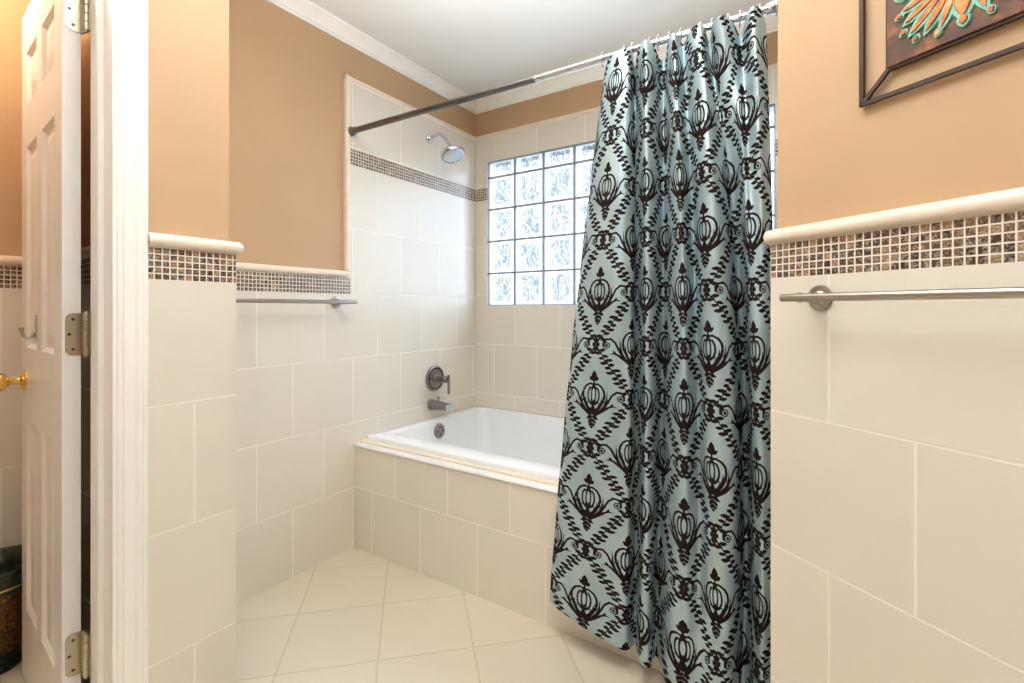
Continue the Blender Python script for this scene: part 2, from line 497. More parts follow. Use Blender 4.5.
# alcove end wall and the diagonal wall on the right
m = MB(); m.box(XA, XA + .1, P0.y + .004, YB, 0, H)
q = P0
m.obox(q, D, NR, 0, 3.0, -.1, 0, 0, H)
wr = struct(m.build('wall_right', M['paint']), 'tan wall over cream tile with the towel bar and wall art')
e0 = P0 + D * 3.0
path = [(XA, YT), (P0.x - .002, P0.y), tuple(e0)]
lp = (Vector(path[1]) - Vector(path[0])).length
sr = lp + .131 + .004
m = MB(); m.sweep(path, rect(0, MB0), sr, VT)
m.sweep([(XA, YB - TT), (XA, YT)], rect(0, TOP), 0, VT); m.build('wainscot_tile', M['tile'], wr)
m = MB(); m.sweep(path, rect(MB0, MB1), lp + .0, MB0); m.build('mosaic_band', M['mosaic'], wr)
m = MB(); m.sweep(path, bull(MB1), 0, 0); m.build('bullnose_cap', M['marble'], wr, smooth=35)

# the rest of the room, behind the camera
m = MB(); m.box(-1.47, 2.6, -2.8, -2.7, 0, H); struct(m.build('wall_rear', M['paint']))
m = MB(); m.box(2.36, 2.46, -2.7, -.35, 0, H); struct(m.build('wall_side', M['paint']))
# the small room beyond the door
CL = -2.352
m = MB(); m.box(CL - .1, CL, -.9, .61, 0, H)
wc = struct(m.build('wall_closet', M['paint']), 'tan and tiled wall of the small room beyond the door')
m = MB(); m.sweep([(CL, -.8), (CL, .50)], rect(0, MB0), .3, VT); m.build('wainscot_tile', M['tile'], wc)
m = MB(); m.sweep([(CL, -.8), (CL, .50)], rect(MB0, MB1), 0, MB0); m.build('mosaic_band', M['mosaic'], wc)
m = MB(); m.sweep([(CL, -.8), (CL, .50)], bull(MB1)); m.build('bullnose_cap', M['marble'], wc, smooth=35)
m = MB(); m.box(CL, -1.47, .512, .61, 0, H)
we = struct(m.build('wall_closet_end', M['paint']))
m = MB(); m.sweep([(-1.47, .512), (CL + TT, .512)], [(-o, z) for o, z in rect(0, MB0)], .1, VT); m.build('wainscot_tile', M['tile'], we)
m = MB(); m.sweep([(-1.47, .512), (CL + TT, .512)], [(-o, z) for o, z in rect(MB0, MB1)], 0, MB0); m.build('mosaic_band', M['mosaic'], we)
m = MB(); m.sweep([(-1.47, .512), (CL + TT, .512)], [(-o, z) for o, z in bull(MB1)]); m.build('bullnose_cap', M['marble'], we, smooth=35)
m = MB(); m.box(CL - .1, -1.47, -.9, -.8, 0, H); struct(m.build('wall_closet_rear', M['paint']))

# crown moulding of the shower alcove
cr = [(0, H - .062), (.006, H - .062), (.008, H - .054), (.014, H - .050), (.020, H - .040), (.030, H - .026), (.040, H - .020), (.046, H - .012), (.052, H - .010), (.056, H), (0, H)]
m = MB(); m.sweep([(XL, YP), (XF, YP), (XF, YB), (XA, YB), (XA, P0.y)], cr)
struct(m.build('trim_1', M['white'], smooth=25), 'white crown moulding round the shower alcove')

# ------------------------------------------------------------------ door casing and jamb
m = MB()
JX0, JX1, JY = -1.486, XL + .010, .418
m.box(JX0, JX1, JY, DY1, 0, DH); m.box(JX0, JX1, DY0, DY0 + .012, 0, DH); m.box(JX0, JX1, DY0, DY1, DH - .012, DH)
jb = m
prof = [(0, 0), (0, .011), (.004, .014), (.008, .0145), (.011, .012), (.014, .0155), (.034, .0165), (.040, .020), (.044, .0205), (.047, .0175), (.050, .0195), (.056, .0205), (.059, .018), (.059, 0)]
m.prism([(XL + o, JY + .006 + w) for w, o in prof], 0, DH + .05)
m.prism([(XL + o, DY0 + .006 - w) for w, o in prof], 0, DH + .05)
m.box(XL, XL + .018, DY0 - .05, DY1 + .05, DH - .006, DH + .05)
m.box(JX0 + .07, JX0 + .082, JY - .010, JY, 0, DH - .012)
struct(m.build('trim_2', M['white'], smooth=20), 'white moulded door casing and jamb')

# ------------------------------------------------------------------ six-panel door standing open
HX, HY = -1.53, .4118                     # hinge edge
ph = math.radians(4.5)
dirv = Vector((-math.cos(ph), math.sin(ph), 0)); nf = Vector((-math.sin(ph), -math.cos(ph), 0))   # along the leaf; out of the visible face
O = Vector((HX, .3766, 0)); LEN, TH, DZ = .555, .0345, 2.02
def dp(s, w, z): return O + dirv * s + nf * w + Vector((0, 0, z))
door = MB()
PW = [(.085, .245), (.315, .475)]
PZ = [(.235, .80), (1.015, 1.61), (1.735, 1.89)]
def door_face(m, w, sgn):
    """panelled face at offset w; panels are sunk then raised in the middle"""
    ss = sorted({0, LEN, *[v for p in PW for v in p]}); zs = sorted({.012, DZ, *[v for p in PZ for v in p]})
    for i in range(len(ss) - 1):
        for j in range(len(zs) - 1):
            a, b2, c, d2 = ss[i], ss[i + 1], zs[j], zs[j + 1]
            if (a, b2) in PW and (c, d2) in PZ:
                rings = []
                for ins, dep in ((0, 0), (.012, -.009), (.022, -.009), (.05, -.003)):
                    rings.append([m.vert(*dp(p, w + sgn * dep, q)) for p, q in ((a + ins, c + ins), (b2 - ins, c + ins), (b2 - ins, d2 - ins), (a + ins, d2 - ins))])
                for r0, r1 in zip(rings, rings[1:]):
                    for k in range(4):
                        m.face((r0[k], r0[(k + 1) % 4], r1[(k + 1) % 4], r1[k]))
                m.face(rings[-1])
            else:
                m.face([m.vert(*dp(p, w, q)) for p, q in ((a, c), (b2, c), (b2, d2), (a, d2))])
door_face(door, 0, 1); door_face(door, -TH, -1)
for a, b2 in (((0, .012), (0, DZ)), ((LEN, .012), (LEN, DZ))):
    s = a[0]
    door.face([door.vert(*dp(s, 0, a[1])), door.vert(*dp(s, -TH, a[1])), door.vert(*dp(s, -TH, b2[1])), door.vert(*dp(s, 0, b2[1]))])
for z in (.012, DZ):
    door.face([door.vert(*dp(0, 0, z)), door.vert(*dp(LEN, 0, z)), door.vert(*dp(LEN, -TH, z)), door.vert(*dp(0, -TH, z))])
droot = empty('door_1', (HX, HY, 0)); struct(droot, 'white six-panel door standing open into the small room')
lf = door.build('door_leaf', M['door_white'], droot)
bm = bmesh.new(); bm.from_mesh(lf.data); bmesh.ops.remove_doubles(bm, verts=bm.verts[:], dist=1e-5); bmesh.ops.recalc_face_normals(bm, faces=bm.faces[:]); bm.to_mesh(lf.data); bm.free()
ex = Vector((1, 0, 0))
for z in (.295, 1.068, 1.85):
    # plate let into the hinge edge, its inner corners rounded, outer edge wrapping to the barrel
    m = MB()
    hh, w0, w1, R = .051, -.006, -TH - .004, .014
    outline = []
    for cz, a0 in ((z + hh - R, PI / 2), (z - hh + R, 0)):
        for k in range(7):
            a = a0 - (PI / 2) * k / 6
            outline.append((w0 - R + R * math.sin(PI / 2 * (k / 6 if cz > z else 1 - k / 6)), cz + (R * math.cos(PI / 2 * k / 6) if cz > z else -R * math.sin(PI / 2 * k / 6))))
    outline += [(w1, z - hh), (w1, z + hh)]
    ed_ = -dirv
    fr_ = [m.vert(*(O + nf * w + ed_ * .002 + Vector((0, 0, q)))) for w, q in outline]
    bk_ = [m.vert(*(O + nf * w + ed_ * -.001 + Vector((0, 0, q)))) for w, q in outline]
    m.face(fr_); m.face(bk_[::-1]); n = len(outline)
    for k in range(n): m.face((fr_[k], fr_[(k + 1) % n], bk_[(k + 1) % n], bk_[k]))
    pl = m.build('hinge', M['hinge'], droot)
    m = MB()
    bx, by = -1.500, .4135
    for k in range(5):
        za = z - hh + k * 2 * hh / 5
        m.lathe([(.006, .0006), (.0068, .0012), (.0068, 2 * hh / 5 - .0012), (.006, 2 * hh / 5 - .0006)], (bx, by, za), n=14)
    m.lathe([(.003, -.004), (.004, 0)], (bx, by, z - hh), n=12); m.lathe([(.004, 0), (.003, .004)], (bx, by, z + hh), n=12)
    e = O - nf * TH + ed_ * .002
    m.prism([(e.x, e.y), (bx, by + .004), (bx, by + .007), (e.x - .002, e.y + .004)], z - hh, z + hh)
    m.box(bx, JX0 + .004, JY - .0015, JY + .0005, z - hh, z + hh)
    m.build('hinge_barrel', M['hinge'], pl, smooth=40)
    m = MB()
    for w, q in ((-.020, z + .036), (-.013, z), (-.020, z - .036)):
        m.lathe([(.0036, 0), (.0034, .0008), (0, .0010)], O + nf * w + ed_ * .002 + Vector((0, 0, q)), ed_, 12)
    m.build('screw', M['screw'], pl, smooth=40)
# brass knob
m = MB()
c = dp(LEN - .058, 0, .915)
m.lathe([(.031, 0), (.031, .003), (.027, .007), (.018, .010), (.011, .013), (.010, .030), (.014, .036), (.024, .042), (.0275, .052), (.026, .062), (.018, .068), (0, .070)], c, nf, 28)
m.build('door_knob', M['brass'], droot, smooth=40)
# robe hook
m = MB(); c = dp(.315, 0, 1.075)
m.obox((c.x, c.y), (dirv.x, dirv.y), (nf.x, nf.y), -.008, .008, 0, .004, 1.045, 1.112)
cc = [(0.004, 1.066), (.010, 1.052), (.018, 1.048), (.026, 1.056), (.030, 1.072)]
m.tube([dp(.315, w, z) for w, z in cc], [.004, .0045, .0045, .004, .004], 10)
m.lathe([(0, -.006), (.005, -.004), (.006, 0), (.005, .004), (0, .006)], dp(.315, .030, 1.075), n=12)
m.build('robe_hook', M['chrome'], droot, smooth=40)

# ------------------------------------------------------------------ glass block window
wroot = empty('window_1', ((WX0 + WX1) / 2, YB - .004, WZ0)); struct(wroot, 'glass block window above the tub')
m = MB(); JT = .0055
rowsz = [(WZ0 + .2 * k, WZ0 + .2 * (k + 1)) for k in range(4)] + [(WZ0 + .8, WZ1)]
for k in range(8):
    for z0, z1 in rowsz:
        x0, x1 = WX0 + .2 * k + JT, WX0 + .2 * (k + 1) - JT; a, b2 = z0 + JT, z1 - JT
        for yf, inner in ((YB - .008, 1), (YB + .070, -1)):
            # face bulges slightly out of a bevelled frame
            rr = []
            for ins, dy in ((0, .006), (.006, .001), (.014, 0)):
                rr.append([m.vert(p, yf + inner * dy, q) for p, q in ((x0 + ins, a + ins), (x1 - ins, a + ins), (x1 - ins, b2 - ins), (x0 + ins, b2 - ins))])
            U = lambda ins: ((ins / .19, ins / .19), (1 - ins / .19, ins / .19), (1 - ins / .19, 1 - ins / .19), (ins / .19, 1 - ins / .19))
            for (r0, i0), (r1, i1) in zip(((rr[0], 0), (rr[1], .006)), ((rr[1], .006), (rr[2], .014))):
                for q in range(4):
                    w = (q + 1) % 4
                    m.face((r0[q], r0[w], r1[w], r1[q]), (U(i0)[q], U(i0)[w], U(i1)[w], U(i1)[q]))
            m.face(rr[2], U(.014))
m.build('glass_blocks', M['glass'], wroot, recalc=False)
m = MB()
for k in range(9):
    x = WX0 + .2 * k; a, b2 = max(WX0, x - JT), min(WX1, x + JT)
    m.box(a, b2, YB - .003, YB + .014, WZ0, WZ1)
for z in [WZ0 + .2 * k for k in range(5)] + [WZ1]:
    m.box(WX0, WX1, YB - .0028, YB + .0118, max(WZ0, z - JT), min(WZ1, z + JT))
m.build('mortar_joints', M['mortar'], wroot)
m = MB(); q = .006
m.box(WX0, WX0 + q, YB + .014, YB + .1, WZ0, WZ1); m.box(WX1 - q, WX1, YB + .014, YB + .1, WZ0, WZ1)
m.box(WX0 + q, WX1 - q, YB + .014, YB + .1, WZ0, WZ0 + q); m.box(WX0 + q, WX1 - q, YB + .014, YB + .1, WZ1 - q, WZ1)
m.build('window_lining', M['white'], wroot)

# ------------------------------------------------------------------ tub apron and tub
YA, ZL = 1.520, .487
m = MB()
m.box(xa, xb, YA, YA + .10, 0, ZL - .010)
ap = struct(m.build('wall_tub_apron', M['tile'], uvf=lambda c, n: ((c.x + 1.6247), c.z - VT)), 'cream tiled front of the built-in tub')
m = MB(); m.sweep([(xa, YA + .10), (xb, YA + .10)], [(0, ZL - .010), (.104, ZL - .010), (.108, ZL - .004), (.104, ZL + .002), (0, ZL + .002)])
m.build('ledge_tile', M['ledge'], ap, smooth=30)
m = MB(); m.box(xa, xb, 1.550, 1.5845, ZL, ZL + .011); m.build('ledge_strip', M['strip'], ap, bevel=.004)

def rrect(x0, x1, y0, y1, r, n=8):
    pts = []
    for cx, cy, a0 in ((x1 - r, y1 - r, 0), (x0 + r, y1 - r, PI / 2), (x0 + r, y0 + r, PI), (x1 - r, y0 + r, 3 * PI / 2)):
        for k in range(n + 1):
            a = a0 + PI / 2 * k / n
            pts.append((cx + r * math.cos(a), cy + r * math.sin(a)))
    return pts
m = MB()
X0, X1, Y0, Y1, ZR = xa + .001, xb - .001, 1.585, YB - TT - .001, .516
ix0, ix1, iy0, iy1 = -1.815, -.20, 1.688, 2.415
loops = [(X0, X1, Y0, Y1, .02, ZL + .002), (X0, X1, Y0, Y1, .02, ZR - .010), (X0 + .002, X1 - .002, Y0 + .003, Y1 - .002, .02, ZR - .003), (X0 + .006, X1 - .006, Y0 + .010, Y1 - .006, .02, ZR),
         (ix0 - .012, ix1 + .012, iy0 - .012, iy1 + .012, .055, ZR), (ix0 - .003, ix1 + .003, iy0 - .003, iy1 + .003, .05, ZR - .003), (ix0, ix1, iy0, iy1, .05, ZR - .012),
         (ix0 + .012, ix1 - .05, iy0 + .012, iy1 - .010, .06, .38), (ix0 + .03, ix1 - .14, iy0 + .03, iy1 - .03, .09, .20), (ix0 + .05, ix1 - .20, iy0 + .05, iy1 - .05, .11, .15),
         (ix0 + .10, ix1 - .26, iy0 + .10, iy1 - .10, .11, .125), (ix0 + .2, ix1 - .35, iy0 + .2, iy1 - .2, .08, .12)]
rings = []
for (a, b2, c, d2, r, z) in loops:
    rings.append([m.vert(p[0], p[1], z) for p in rrect(a, b2, c, d2, r)])
for r0, r1 in zip(rings, rings[1:]):
    n = len(r0)
    for k in range(n): m.face((r0[k], r0[(k + 1) % n], r1[(k + 1) % n], r1[k]))
m.face(rings[-1])
troot = empty('bathtub', ((X0 + X1) / 2, Y0, ZL)); tag(troot, 'white drop-in bathtub set in the tiled alcove under the window', 'bathtub')
m.build('tub_shell', M['tub'], troot, smooth=50)
m = MB(); oc = Vector((ix0 + .0055, 2.018, .457))
axo = Vector((1, 0, .095)).normalized()
m.lathe([(.041, -.004), (.041, .004), (.038, .008), (.030, .009), (.028, .007), (.012, .007), (.010, .010), (0, .011)], oc, axo, 32)
op = m.build('overflow_plate', M['bronze'], troot, smooth=35)
m = MB()
for k in range(4):
    a = PI / 4 + k * PI / 2
    u = axo.orthogonal().normalized(); w = axo.cross(u)
    m.lathe([(.0055, .0068), (.0055, .0082), (0, .0084)], oc + (u * math.cos(a) + w * math.sin(a)) * .020, axo, 10)
m.build('overflow_slot', M['dark_ring'], op)
m = MB(); m.lathe([(.035, 0), (.034, .003), (.026, .004), (.024, .002), (0, .002)], (ix0 + .33, 2.05, .1205), n=28); m.build('drain', M['chrome'], troot, smooth=35)

# spout
XW = xa
m = MB(); sy, sz = 2.052, .588
m.lathe([(.0, 0), (.030, 0), (.0305, .004), (.0285, .010), (.027, .03), (.024, .08), (.021, .128), (.021, .150), (.017, .154), (.012, .152), (0, .150)], (XW, sy, sz), (1, 0, -.02), 28)
sp_ = m.build('tub_spout', M['bronze'], smooth=40); tag(sp_, 'short tapered metal tub spout on the shower wall above the tub rim', 'tub spout')
m = MB(); m.lathe([(.0215, .126), (.0225, .129), (.0225, .151), (.021, .154)], (XW, sy, sz), (1, 0, -.02), 28); m.build('spout_tip', M['chrome'], sp_, smooth=40)
m = MB(); m.lathe([(.0045, 0), (.0045, .016), (.007, .018), (.0075, .024), (.005, .027), (0, .028)], (XW + .055, sy, sz + .022), n=14); m.build('diverter_knob', M['bronze'], sp_, smooth=40)

# valve trim
vr = empty('shower_valve', (XW, 2.078, .733)); tag(vr, 'round shower valve plate with a lever handle on the tile above the spout', 'shower valve')
c = (XW, 2.078, .733)
m = MB(); m.lathe([(0, 0), (.072, 0), (.073, .004), (.071, .010), (.064, .014), (.054, .013), (.040, .014), (.030, .016), (0, .016)], c, (1, 0, 0), 40); m.build('escutcheon', M['bronze'], vr, smooth=35)
m = MB(); m.lathe([(.054, .0128), (.056, .0155), (.062, .0155), (.064, .0128)], c, (1, 0, 0), 40); m.build('escutcheon_ring', M['dark_ring'], vr, smooth=35)
m = MB(); m.lathe([(.028, .014), (.027, .024), (.020, .028), (.016, .045), (.016, .070), (.019, .076), (.019, .094), (.016, .098), (0, .098)], c, (1, 0, 0), 28)
hb = m.build('valve_hub', M['bronze'], vr, smooth=35)
m = MB(); m.tube([(XW + .108, 2.078, .760), (XW + .108, 2.078, .757), (XW + .108, 2.078, .655), (XW + .108, 2.078, .652)], [.006, .0075, .0075, .006], 14)
m.tube([(XW + .094, 2.078, .733), (XW + .108, 2.078, .733)], .008, 12); m.build('lever_handle', M['bronze'], vr, smooth=40)

# shower head
sr_ = empty('showerhead', (XW, 2.035, 2.09)); tag(sr_, 'round chrome shower head on a bent arm high on the tiled wall', 'shower head')
c = (XW, 2.035, 2.09)
m = MB(); m.lathe([(0, 0), (.026, 0), (.026, .004), (.021, .010), (.013, .015), (.011, .018), (0, .018)], c, (1, 0, 0), 28); m.build('flange', M['chrome'], sr_, smooth=40)
m = MB()
arm = [(XW + .005, 2.035, 2.088), (XW + .045, 2.035, 2.100), (XW + .070, 2.035, 2.103), (XW + .090, 2.035, 2.097), (XW + .106, 2.035, 2.082), (XW + .128, 2.035, 2.055), (XW + .159, 2.035, 2.016)]
m.tube(arm, .010, 16); m.build('shower_arm', M['chrome'], sr_, smooth=50)
ax = Vector((.40, -.10, -.91)).normalized(); hp = Vector((XW + .157, 2.035, 2.018))
m = MB(); m.lathe([(.011, 0), (.014, .004), (.014, .016), (.020, .020), (.034, .028), (.058, .036), (.066, .046), (.066, .060), (.062, .066), (.058, .066), (.056, .062), (0, .062)], hp, ax, 40)
m.build('shower_bell', M['chrome'], sr_, smooth=35)
m = MB(); m.lathe([(.0555, .0615), (.050, .065), (.02, .068), (0, .068)], hp, ax, 36); m.build('spray_face', M['spray'], sr_, smooth=40)

# ------------------------------------------------------------------ towel bars
def towel_bar(o, a, n, f0, f1, ext, so, z, label):
    """o, a, n: wall frame; f0, f1: flange positions along it"""
    P = lambda s, w: Vector((o[0] + a[0] * s + n[0] * w, o[1] + a[1] * s + n[1] * w, z))
    N3 = Vector((n[0], n[1], 0))
    r = empty('towel_bar', P((f0 + f1) / 2, 0)); tag(r, label, 'towel bar', 'wall towel bars')
    for f in (f0, f1):
        m = MB(); m.lathe([(0, 0), (.0255, 0), (.0265, .003), (.0258, .006), (.0215, .007), (.0205, .0055), (.0165, .0058), (.0145, .009), (.0105, .012), (.009, so - .008), (.0105, so - .004), (.0105, so), (0, so)], P(f, 0), N3, 32)
        m.build('post', M['nickel'], r, smooth=40)
    e0, e1 = min(f0, f1) - ext, max(f0, f1) + ext
    m = MB(); m.tube([P(e0, so), P(e0 + .001, so), P(e1 - .001, so), P(e1, so)], [.0072, .0082, .0082, .0072], 24)
    m.build('bar', M['nickel'], r, smooth=40)
towel_bar((xa, 0), (0, 1), (1, 0), .79, 1.415, .055, .078, 1.160, 'slim nickel towel bar low under the mosaic band on the shower wall')
PT = P0 + NR * TT
towel_bar(PT, D, NR, .110, .720, .040, .064, 1.152, 'brushed nickel towel bar on the tiled wall at right below the wall art')

# ------------------------------------------------------------------ curtain rod, rings, curtain
YR = 1.498
rod = empty('curtain_rod', (XW, YR, 1.97)); tag(rod, 'dark steel telescoping curtain rod across the tub alcove', 'curtain rod')
def rz(x): return 1.966 - .016 * (x - XW) / (xb - XW)
xj = x_at(534, YR)
m = MB(); m.tube([(XW + .014, YR, rz(XW)), (xj, YR, rz(xj) - .004), (xj + .004, YR, rz(xj) - .004)], [.0135, .0135, .0118], 20); m.build('outer_tube', M['steel'], rod, smooth=40)
m = MB(); m.tube([(xj - .05, YR, rz(xj) - .004), (xb - .012, YR, rz(xb))], .0105, 20); m.build('inner_tube', M['chrome'], rod, smooth=40)
m = MB(); m.lathe([(0, 0), (.021, 0), (.022, .003), (.022, .012), (.019, .015), (.0185, .022), (.0165, .024), (.0165, .036), (.0135, .038)], (XW, YR, rz(XW)), (1, 0, 0), 24); m.build('end_cap', M['steel'], rod, smooth=35)
m = MB(); m.lathe([(0, 0), (.021, 0), (.022, .003), (.022, .012), (.019, .015), (.0165, .024), (.0165, .034), (.0105, .036)], (xb, YR, rz(xb)), (-1, 0, 0), 24); m.build('end_cap', M['chrome'], rod, smooth=35)

# cloth path: (u along the cloth in metres, then (photo column, offset from the rod plane) at top, middle, hem)
KEYS = [
 (.00, (604, .030), (576, .030), (550, .035)),
 (.03, (606, .000), (580, -.002), (556, .008)),
 (.09, (620, -.036), (602, -.030), (588, -.010)),
 (.15, (631, -.024), (624, -.026), (612, -.012)),
 (.19, (635, .026), (633, -.004), (627, -.006)),
 (.22, (637, -.004), (637, .048), (634, .030)),
 (.26, (645, -.042), (645, -.022), (640, -.022)),
 (.30, (654, -.014), (654, .000), (649, -.030)),
 (.33, (660, .022), (661, .055), (654, .020)),
 (.38, (665, .030), (668, .030), (658, .020)),
 (.42, (668, -.012), (674, -.014), (665, -.050)),
 (.47, (674, -.036), (684, -.042), (684, -.080)),
 (.52, (684, .004), (696, .010), (700, -.078)),
 (.56, (692, -.034), (704, -.036), (714, -.084)),
 (.60, (701, -.040), (718, -.058), (726, -.075)),
 (.64, (709, .010), (731, -.030), (735, -.020)),
 (.68, (714, -.036), (738, .050), (741, .020)),
 (.72, (723, -.046), (745, .040), (748, .020)),
 (.76, (734, -.008), (750, -.024), (753, -.020)),
 (.79, (741, .020), (756, -.040), (759, -.045)),
 (.83, (749, -.040), (764, -.034), (766, -.050)),
 (.88, (758, -.036), (771, -.010), (774, -.020)),
 (.93, (766, .010), (775, .020), (778, .020)),
]
NU, NV = 400, 770
SHIFT = {1: 0.0, 2: .030, 3: .048}
ZTOP, ZHEM = 1.955, .085
ku = np.array([k[0] for k in KEYS])
lev = []
for L in (1, 2, 3):
    ys = np.array([YR + k[L][1] - SHIFT[L] for k in KEYS]); xs = np.array([x_at(k[L][0], y) for k, y in zip(KEYS, ys)])
    lev.append((xs, ys))
def crom(t, x, y):
    """Catmull-Rom through (x, y) at t"""
    i = np.clip(np.searchsorted(x, t) - 1, 0, len(x) - 2)
    h = x[i + 1] - x[i]; s = (t - x[i]) / h
    m_ = np.gradient(y, x)
    h00 = 2 * s ** 3 - 3 * s ** 2 + 1; h10 = s ** 3 - 2 * s ** 2 + s; h01 = -2 * s ** 3 + 3 * s ** 2; h11 = s ** 3 - s ** 2
    return h00 * y[i] + h10 * h * m_[i] + h01 * y[i + 1] + h11 * h * m_[i + 1]
U = np.linspace(0, ku[-1], NU)
LX = [crom(U, ku, l[0]) for l in lev]; LY = [crom(U, ku, l[1]) for l in lev]
tv = np.linspace(0, 1, NV)                    # 0 top .. 1 hem
w = np.clip(tv, 0, 1)
tm = .43
def lag(a, b_, c):
    """smooth blend through the three levels at t = 0, tm, 1"""
    t_ = w[:, None]
    return a * ((t_ - tm) * (t_ - 1) / (tm)) + b_ * (t_ * (t_ - 1) / (tm * (tm - 1))) + c * (t_ * (t_ - tm) / (1 - tm))
GX = lag(LX[0], LX[1], LX[2]); GY = lag(LY[0], LY[1], LY[2])
off_top = LY[0] - YR
ztop = 1.926 - .020 * np.tanh(off_top / .02)
zhem = .118 - .046 * np.clip(U / .21, 0, 1) - .012 * np.clip((U - .3) / .3, 0, 1) + .004 * np.sin(U * 37)
GZ = ztop[None, :] * (1 - tv[:, None]) + zhem[None, :] * tv[:, None]
# soft secondary creases
GY = GY + .0035 * np.sin(U[None, :] * 70 + 5 * tv[:, None]) * (.3 + .7 * tv[:, None]) + .002 * np.sin(GZ * 22 + U[None, :] * 25)

# ---- damask figure, a function of cloth position in centimetres
def seg(px, py, a, b_, ra, rb):
    ax_, ay_ = a; bx_, by_ = b_
    vx, vy = bx_ - ax_, by_ - ay_; q = np.clip(((px - ax_) * vx + (py - ay_) * vy) / (vx * vx + vy * vy), 0, 1)
    return np.hypot(px - ax_ - q * vx, py - ay_ - q * vy) - (ra + (rb - ra) * q)
def leaf(px, py, a, b_, R):
    ax_, ay_ = a; bx_, by_ = b_
    vx, vy = bx_ - ax_, by_ - ay_; L2 = vx * vx + vy * vy
    q = np.clip(((px - ax_) * vx + (py - ay_) * vy) / L2, 0, 1)
    return np.hypot(px - ax_ - q * vx, py - ay_ - q * vy) - R * np.sin(PI * np.clip(q, .02, .98)) ** .8
def curve(px, py, pts, r0, r1):
    d = None; n = len(pts) - 1
    for i in range(n):
        e = seg(px, py, pts[i], pts[i + 1], r0 + (r1 - r0) * i / n, r0 + (r1 - r0) * (i + 1) / n)
        d = e if d is None else np.minimum(d, e)
    return d
def ell(px, py, c, rx, ry, wd):
    k = np.hypot((px - c[0]) / rx, (py - c[1]) / ry)
    return np.abs(k - 1) * min(rx, ry) - wd
CW, CH, CU0 = 12.0, 16.55, 13.0
def damask(u, v):
    x = (u + CW) % (2 * CW) - CW; y = (v + CH) % (2 * CH) - CH
    s = np.abs(x) / CW + np.abs(y) / CH > 1
    y = np.where(s, y - np.sign(y) * CH, y); x = np.where(s, CW - np.abs(x), np.abs(x))
    d = leaf(x, y, (0, 4.6), (0, 8.2), 1.0)
    mn = lambda e: np.minimum(d, e)
    d = mn(leaf(x, y, (.2, 4.9), (1.7, 6.2), .55)); d = mn(seg(x, y, (0, 3.7), (0, 4.8), .28, .28))
    d = mn(curve(x, y, [(0, 3.8), (1.4, 3.95), (2.7, 3.2), (3.5, 1.9), (3.7, .4), (3.3, -1.4), (2.3, -3.2), (1.2, -4.8)], .3, .4))
    d = mn(ell(x, y, (0, .5), .75, 2.8, .22)); d = mn(np.maximum(ell(x, y, (0, .3), 1.95, 3.0, .26), y - 2.9))
    d = mn(curve(x, y, [(2.0, -3.0), (2.7, -1.6), (2.9, .2)], .35, .08))
    d = mn(curve(x, y, [(.9, -5.8), (2.6, -4.6), (3.8, -2.8), (4.4, -.6), (4.6, 2.2)], .62, .08))
    d = mn(curve(x, y, [(3.6, -3.2), (5.0, -1.2), (5.4, .4)], .45, .08))
    d = mn(curve(x, y, [(1.6, -5.4), (3.6, -4.1), (5.2, -2.9), (6.3, -2.6), (7.3, -2.9)], .52, .10)); d = mn(leaf(x, y, (5.4, -3.2), (6.2, -1.7), .35))
    d = mn(curve(x, y, [(3.6, -3.4), (4.9, -1.2), (5.8, .7), (7.1, 1.9), (8.5, 1.7), (9.4, .7), (9.4, -.4)], .30, .34))
    ball = np.hypot(x - 8.3, y + .15) - 1.05
    d = mn(np.maximum(ball, -(np.abs(np.hypot(x - 8.3, y + .15) - .58) - .13)))
    d = mn(leaf(x, y, (0, -5.9), (0, -2.7), .8)); d = mn(leaf(x, y, (.4, -5.7), (2.1, -2.9), .42))
    for c in ((.9, -2.2), (1.7, -2.0), (.3, -1.9)): d = mn(np.hypot(x - c[0], y - c[1]) - .24)
    dr = leaf(x, y, (0, -6.2), (0, -10.4), 1.35)
    dr = np.maximum(dr, -(np.abs(((y + .7 * x) % 1.25) - .6) - .10)); d = mn(dr)
    d = mn(leaf(x, y, (.2, -6.4), (2.0, -7.3), .5))
    # leafy trellis along the lozenge border
    ay = np.abs(y); n = math.hypot(CW, CH); tx, ty = -CW / n, CH / n; nx, ny = ty, -tx
    e = np.abs((x - CW) * nx + ay * ny) - .13
    vr_ = ((1.5, .50, .9), (1.15, .42, 1.5), (1.6, .46, 1.2), (1.2, .52, .7), (1.55, .44, 1.4), (1.1, .48, 1.0), (1.5, .50, 1.2), (1.2, .42, .9), (1.4, .46, 1.3), (1.2, .42, 1.0))
    for i in range(9):
        q = 2.4 + i * 1.85; bx_, by_ = CW + tx * q, ty * q
        for sd in (1, -1):
            ln, rr_, fw = vr_[(i + (sd > 0) * 3) % 10]
            d = mn(leaf(x, ay, (bx_ - tx * .2, by_ - ty * .2), (bx_ + tx * fw + nx * ln * 1.3 * sd, by_ + ty * fw + ny * ln * 1.3 * sd), rr_ * 1.12))
        if i % 2 == 0: d = mn(np.hypot(x - bx_ - tx * .9, ay - by_ - ty * .9) - .42)
    d = mn(e)
    for a in range(0, 5):
        an = -PI / 2 + a * PI / 8 * 1.0
        ln = 2.9 if a % 2 == 0 else 2.1
        d = mn(leaf(x, ay, (.45 * math.cos(an), CH + .45 * math.sin(an)), (ln * math.cos(an), CH + ln * math.sin(an)), .42))
    for an in (PI * .68, PI * .92):
        d = mn(leaf(x, ay, (CW + .2 * math.cos(an), .2 * math.sin(an)), (CW + 1.5 * math.cos(an), 1.5 * math.sin(an)), .34))
    return d
